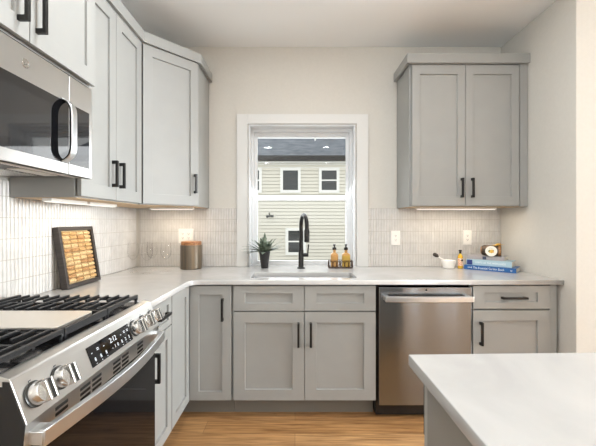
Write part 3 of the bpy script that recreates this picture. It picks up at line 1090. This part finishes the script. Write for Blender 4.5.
# canister
cn = thing('canister', 'bronze-brown canister with wooden lid on the counter by the corner', 'canister', (-32.3, 104.3, CT))
cx, cy = -32.3, 104.3
MB().lathe([(3.1, 0), (3.25, .12), (3.28, 7.2), (3.2, 7.4), (3.0, 7.4)], (cx, cy, CT), seg=40).build('jar', M['bronze'], cn, smooth=40)
MB().lathe([(2.9, 7.35), (3.08, 7.42), (3.08, 8.35), (3.0, 8.5), (0, 8.52)], (cx, cy, CT), seg=40).build('lid', M['acacia'], cn, smooth=40, label='reddish wooden lid')

# four wine glasses
def wine_glass(x, dd, label):
    t = thing('wine_glass', label, 'wine glass', (x, dd, CT), 'clear wine glasses')
    MB().lathe([(0, .03), (1.55, .03), (1.58, .06), (1.5, .1), (.5, .28), (.17, .6), (0, .62)], (x, dd, CT), seg=28, cap=False).build('foot', M['wine_glass'], t, smooth=60)
    MB().lathe([(.16, .55), (.13, 1.4), (.13, 3.0), (.2, 3.5)], (x, dd, CT), seg=14).build('stem', M['wine_glass'], t, smooth=60)
    MB().lathe([(0, 3.45), (.3, 3.5), (.95, 4.0), (1.45, 4.9), (1.6, 5.8), (1.5, 7.2), (1.32, 8.5), (1.28, 8.5), (1.46, 7.2), (1.55, 5.8), (1.4, 4.95), (.92, 4.08), (.3, 3.6), (0, 3.58)], (x, dd, CT), seg=32, cap=False).build('bowl', M['wine_glass'], t, smooth=60)


wine_glass(-46.9, 97.0, 'clear wine glass farthest left, nearest the side wall')
wine_glass(-41.7, 94.4, 'clear wine glass standing in front of the other glasses')
wine_glass(-42.9, 100.6, 'clear wine glass at the back, behind the front one')
wine_glass(-37.8, 98.2, 'clear wine glass standing nearest the brown canister')

# potted plant
pp = thing('potted_plant', 'spiky grey-green plant in a tapered charcoal pot by the window', 'plant', (-9.6, 105.8, CT))
px_, pd_ = -9.6, 105.8
MB().lathe([(1.02, 0), (1.1, .08), (1.78, 5.2), (1.8, 5.35), (1.66, 5.35), (1.6, 4.9), (0, 4.9)], (px_, pd_, CT), seg=32).build('pot', M['pot'], pp, smooth=40)
MB().lathe([(1.62, 4.88), (1.2, 5.0), (0, 5.1)], (px_, pd_, CT), seg=24).build('soil', M['soil'], pp, smooth=40)
lf = MB()


def leaf(mb, base, ang, lean, length, wid, droop):
    """a thick tapered leaf along a bending centre line with small notches on its edge"""
    n = 10
    dx, dy = math.cos(ang), math.sin(ang)
    prev = None
    p = Vector(base)
    el = R(90 - lean)
    for k in range(n + 1):
        t = k / n
        wv = wid * (math.sin(math.pi * (.18 + .82 * t)) ** .8) * (1.18 if k % 2 else .82)
        if k == n:
            wv = .03
        side = Vector((-dy, dx, 0)) * wv
        up = Vector((-dx * math.sin(el), -dy * math.sin(el), math.cos(el)))
        ring = [p - side, p - up * (.16 * (1 - t) + .03), p + side, p + up * (.10 * (1 - t) + .02)]
        vs_ = [mb.V(q) for q in ring]
        if prev:
            for j in range(4):
                mb.F([prev[j], prev[(j + 1) % 4], vs_[(j + 1) % 4], vs_[j]])
        else:
            mb.F(vs_[::-1])
        prev = vs_
        st_ = length / n
        p = p + Vector((dx * math.cos(el), dy * math.cos(el), math.sin(el))) * st_
        el -= droop / n
    mb.F(prev)


for k in range(36):
    a = random.uniform(0, 2 * math.pi)
    leaf(lf, (px_ + math.cos(a) * .5, pd_ + math.sin(a) * .4, CT + 4.95), a, random.uniform(12, 80), random.uniform(3.4, 6.2), random.uniform(.6, .85), random.uniform(.1, .8))
for (a, ln, le, wd, dp) in ((180, 66, 7.8, .75, .75), (172, 58, 7.4, .72, .7), (188, 82, 6.4, .7, .25), (165, 72, 6.8, .7, .4), (10, 60, 6.4, .8, .15), (-6, 50, 7.0, .85, .1), (2, 70, 6.0, .8, .1), (-15, 66, 5.6, .75, .1), (90, 3, 6.2, .75, .0), (120, 14, 5.0, .75, .1)):
    leaf(lf, (px_ + math.cos(R(a)) * .4, pd_ + math.sin(R(a)) * .3, CT + 4.95), R(a), ln, le, wd, dp)
lf.build('foliage', M['leaf'], pp, smooth=60)

# soap bottles in a wire caddy
GB = 'amber pump bottles in the wire caddy'


def soap(x, dd, label, liquid, tint, sx):
    t = thing('soap_bottle', label, 'bottle', (x, dd, CT + .35), GB)
    m = MB()
    m.plan(rrect(x - sx, x + sx, dd - .95, dd + .95, .35), CT + .35, CT + 4.0)
    m.build('liquid', liquid, t, bev=.2)
    g = MB()
    z0 = CT + 4.0
    rings = []
    for s, zz in ((1, 0), (.97, .25), (.75, .55), (.36, .85), (.34, 1.7)):
        rings.append([g.V((x + (p[0] - x) * s, dd + (p[1] - dd) * min(1, s + .05), z0 + zz)) for p in rrect(x - sx, x + sx, dd - .95, dd + .95, .35)])
    g.F(rings[0][::-1])
    for A, B in zip(rings, rings[1:]):
        for k in range(len(A)):
            g.F([A[k], A[(k + 1) % len(A)], B[(k + 1) % len(A)], B[k]])
    g.F(rings[-1])
    g.build('neck', M['amber_liquid'], t, smooth=40)
    p = MB().lathe([(.62, 5.6), (.66, 5.7), (.64, 6.3), (.3, 6.45), (.22, 6.5), (.22, 6.95), (.4, 7.0), (.4, 7.35), (.3, 7.42)], (x, dd, CT + .1), seg=20).build('pump', M['black'], t, smooth=40)
    MB().tube([(x, dd, CT + 7.3), (x - .2, dd - .9, CT + 7.32), (x - .25, dd - 1.15, CT + 7.2)], .16, 8).build('nozzle', M['black'], p, smooth=50)


soap(12.45, 105.9, 'amber pump bottle on the left in the wire caddy', M['amber_liquid'], None, 1.15)
soap(16.1, 105.9, 'golden pump bottle on the right in the wire caddy', M['honey_liquid'], None, 1.25)
cdy = MB()
x0, x1, y0, y1 = 10.6, 18.0, 104.6, 107.2
for zz in (CT + .1, CT + 2.35):
    q = [(p[0], p[1], zz) for p in rrect(x0, x1, y0, y1, .5, 4)]
    cdy.tube(q + [q[0]], .09, 6)
q = rrect(x0, x1, y0, y1, .5, 1)


def side_scrolls(p0, p1, n):
    for k in range(n):
        a, b = k / n, (k + 1) / n
        A = Vector((p0[0] + (p1[0] - p0[0]) * a, p0[1] + (p1[1] - p0[1]) * a, 0))
        B = Vector((p0[0] + (p1[0] - p0[0]) * b, p0[1] + (p1[1] - p0[1]) * b, 0))
        c = (A + B) / 2
        u = (B - A) / 2
        loop = [c + u * .9 * math.cos(R(t)) + Vector((0, 0, CT + 1.25 + .95 * math.sin(R(t)))) for t in range(0, 361, 30)]
        cdy.tube(loop, .075, 6)
        cdy.tube([A + Vector((0, 0, CT + .1)), A + Vector((0, 0, CT + 2.35))], .075, 6)


side_scrolls((x0, y0), (x1, y0), 6)
side_scrolls((x0, y1), (x1, y1), 6)
side_scrolls((x0, y0), (x0, y1), 2)
side_scrolls((x1, y0), (x1, y1), 2)
for k in range(9):
    xx = x0 + .4 + k * (x1 - x0 - .8) / 8
    cdy.tube([(xx, y0, CT + .22), (xx, y1, CT + .22)], .07, 6)
tag(cdy.build('wire_caddy', mat('rusty_brown_wire', (.07, .032, .018), .5, .5), origin=(14.3, 105.9, CT), smooth=60), 'brown scrolled wire caddy holding two pump bottles', 'caddy')

# mortar and pestle
mo = MB().lathe([(1.45, 0), (1.55, .08), (1.7, .25), (1.75, .7), (2.05, 1.7), (2.15, 2.5), (2.0, 2.55), (1.9, 2.4), (1.75, 1.5), (1.2, .7), (0, .5)], (48.0, 104.8, CT), seg=36).build('mortar', M['ceramic'], origin=(48, 104.8, CT), smooth=40)
tag(mo, 'small white ceramic bowl with the dark-tipped stick leaning in it', 'bowl')
ps = thing('pestle', 'white stick with a dark tip leaning out of the small bowl', 'pestle', (47.6, 104.6, CT + .8))
pa, pb = Vector((48.7, 104.8, CT + 1.35)), Vector((43.7, 104.2, CT + 4.25))
dv = (pb - pa).normalized()
ln = (pb - pa).length
MB().lathe([(0, 0), (.42, .1), (.5, .5), (.3, 1.4), (.16, ln - 1.3), (.2, ln - .9)], pa, dv, 18).build('shaft', M['ceramic'], ps, smooth=50)
MB().lathe([(.2, ln - 1.1), (.34, ln - .9), (.62, ln - .4), (.6, ln + .5), (.3, ln + .8), (0, ln + .85)], pa, dv, 18).build('tip', M['dark_wood'], ps, smooth=50, label='dark brown tip')

# little oil bottle
ob = thing('oil_bottle', 'little golden bottle with a black cap between bowl and books', 'bottle', (51.6, 104.6, CT))
bx, by = 51.6, 104.6
MB().lathe([(.62, 0), (.72, .08), (.72, 3.6), (.6, 4.1), (.32, 4.4), (.3, 4.7)], (bx, by, CT), seg=24).build('glass_body', M['oil'], ob, smooth=40)
MB().lathe([(.3, 4.65), (.34, 4.7), (.34, 5.3), (.46, 5.35), (.46, 5.75), (.4, 5.8)], (bx, by, CT), seg=20).build('cap', M['black'], ob, smooth=40)
MB().lathe([(.735, .9), (.735, 3.2)], (bx, by, CT), seg=24, cap=False).build('label_band', M['label_pink'], ob, smooth=40)
MB().lathe([(.33, 0), (.33, .03)], (bx + .2, by - .71, CT + 2.6), (.15, -1, 0), 14).build('seal', M['dark_wood'], ob)

# stack of three books; each built with spine along local x, facing local -y
def book(name_label, loc, rot, L, D, T, cover, texts, block=None):
    b = thing('book', name_label, 'book', loc, 'books stacked on the counter', (0, 0, rot), True)
    c = MB(True)
    c.box(-L, 0, 0, D, 0, .1).box(-L, 0, 0, D, T - .1, T).box(-L, 0, 0, .1, .1, T - .1)
    c.build('cover', cover, b, bev=.04)
    MB(True).box(-L + .12, -.12, .1, D - .12, .1, T - .1).build('pages', M['pages'], b)
    if block:
        MB(True).box(-L + block[0], -L + block[1], -.012, .02, .0 + .12, T - .12).build('spine_block', block[2], b)
    for (s, xc, size, m_, sx) in texts:
        t = MB(True)
        text_into(t, s, size, lambda u, v, ww, xc=xc: (-L + xc + u, -.012 - ww, T / 2 + v), .004, sx=sx)
        t.build('spine_text', m_, b)
    return b


ROT = -42
book('royal blue book at the bottom of the stack of three', (62.3, 94.3, CT), ROT, 13.6, 6.5, 1.35, M['cover_blue'],
     [('The Essential Garden Book', 6.6, .95, M['ink_white'], .78), ('HOME', 1.6, .5, M['ink_white'], .9), ('o', 12.4, .9, M['ink_white'], 1)])
book('pale blue book in the middle of the stack of three', (61.9, 95.6, CT + 1.36), ROT, 12.0, 6.2, 1.7, M['cover_sky'],
     [('SPIRITS OF THE HIGHLANDS', 6.5, .75, M['ink_white'], .85)], (.2, 1.7, M['navy']))
book('thin grey book on top of the stack, under the brown jar', (61.0, 97.6, CT + 3.07), ROT, 10.0, 5.8, 1.15, M['cover_grey'],
     [], (4.3, 5.3, M['ink_dark']))

# jar lying on the books (scaled as one piece)
jz = CT + 4.24
jr = thing('decorative_jar', 'dark brown jar with round fruit label lying on top of the books', 'jar', (59.4, 101.0, jz), None, (0, 0, -30), True)
MB(True).lathe([(1.2, -3.3), (1.6, -3.1), (1.85, -2.4), (1.9, -1.2), (1.9, 2.4), (1.8, 2.7), (1.78, 2.75)], (0, 0, 1.92), (1, 0, 0), 36).build('jar_body', M['barrel'], jr, smooth=40)
MB(True).lathe([(0, -3.6), (.9, -3.55), (1.35, -3.35), (1.45, -3.05), (1.3, -2.9)], (0, 0, 1.92), (1, 0, 0), 30).build('jar_base', M['amber_wood'], jr, smooth=40)
MB(True).lathe([(1.94, 1.9), (1.96, 2.0), (1.96, 2.5), (1.94, 2.6)], (0, 0, 1.92), (1, 0, 0), 36, cap=False).build('copper_band', M['amber_wood'], jr, smooth=40)
lb = MB(True).lathe([(1.62, 0), (1.64, .05), (1.8, .1), (0, .12)], (-.25, -1.88, 1.85), (0, -1, .06), 36).build('round_label', M['label_cream'], jr, smooth=40, label='round cream label')
fr_ = MB(True)
for (u, v, rr) in ((-.35, -.15, .42), (.3, .15, .45), (.05, -.35, .36), (.55, -.2, .3), (.0, .3, .3)):
    fr_.lathe([(rr, 0), (rr * .9, .03), (0, .05)], (-.25 + u, -1.99 , 1.8 + v), (0, -1, .06), 16)
fr_.build('fruit_print', M['fruit'], lb, smooth=40)
ol = MB(True)
for (u, v, rr) in ((-.7, .0, .25), (-.55, .3, .22), (.65, .35, .16)):
    ol.lathe([(rr, 0), (rr * .9, .03), (0, .05)], (-.25 + u, -1.99, 1.8 + v), (0, -1, .06), 14)
ol.build('olive_print', M['olive'], lb, smooth=40)
tt = MB(True)
text_into(tt, 'gourmet', .36, lambda u, v, ww: (-.25 + u, -2.0 - ww, 2.85 + v), .004)
tt.build('label_text', M['ink_dark'], lb)
rb = MB(True)
for (a, ln, le, wd, dp) in ((20, 55, 2.4, .75, .9), (80, 40, 2.2, .75, 1.1), (150, 60, 2.1, .7, .9), (-60, 50, 2.2, .75, .9), (-20, 30, 1.6, .6, .5), (200, 72, 2.2, .6, .5)):
    leaf(rb, (1.7, 0, 3.55), R(a), ln, le, wd, dp)
rb.build('ribbon', M['gold'], jr, smooth=60, label='golden yellow ribbon')
jr.scale = (.86, .86, .86)
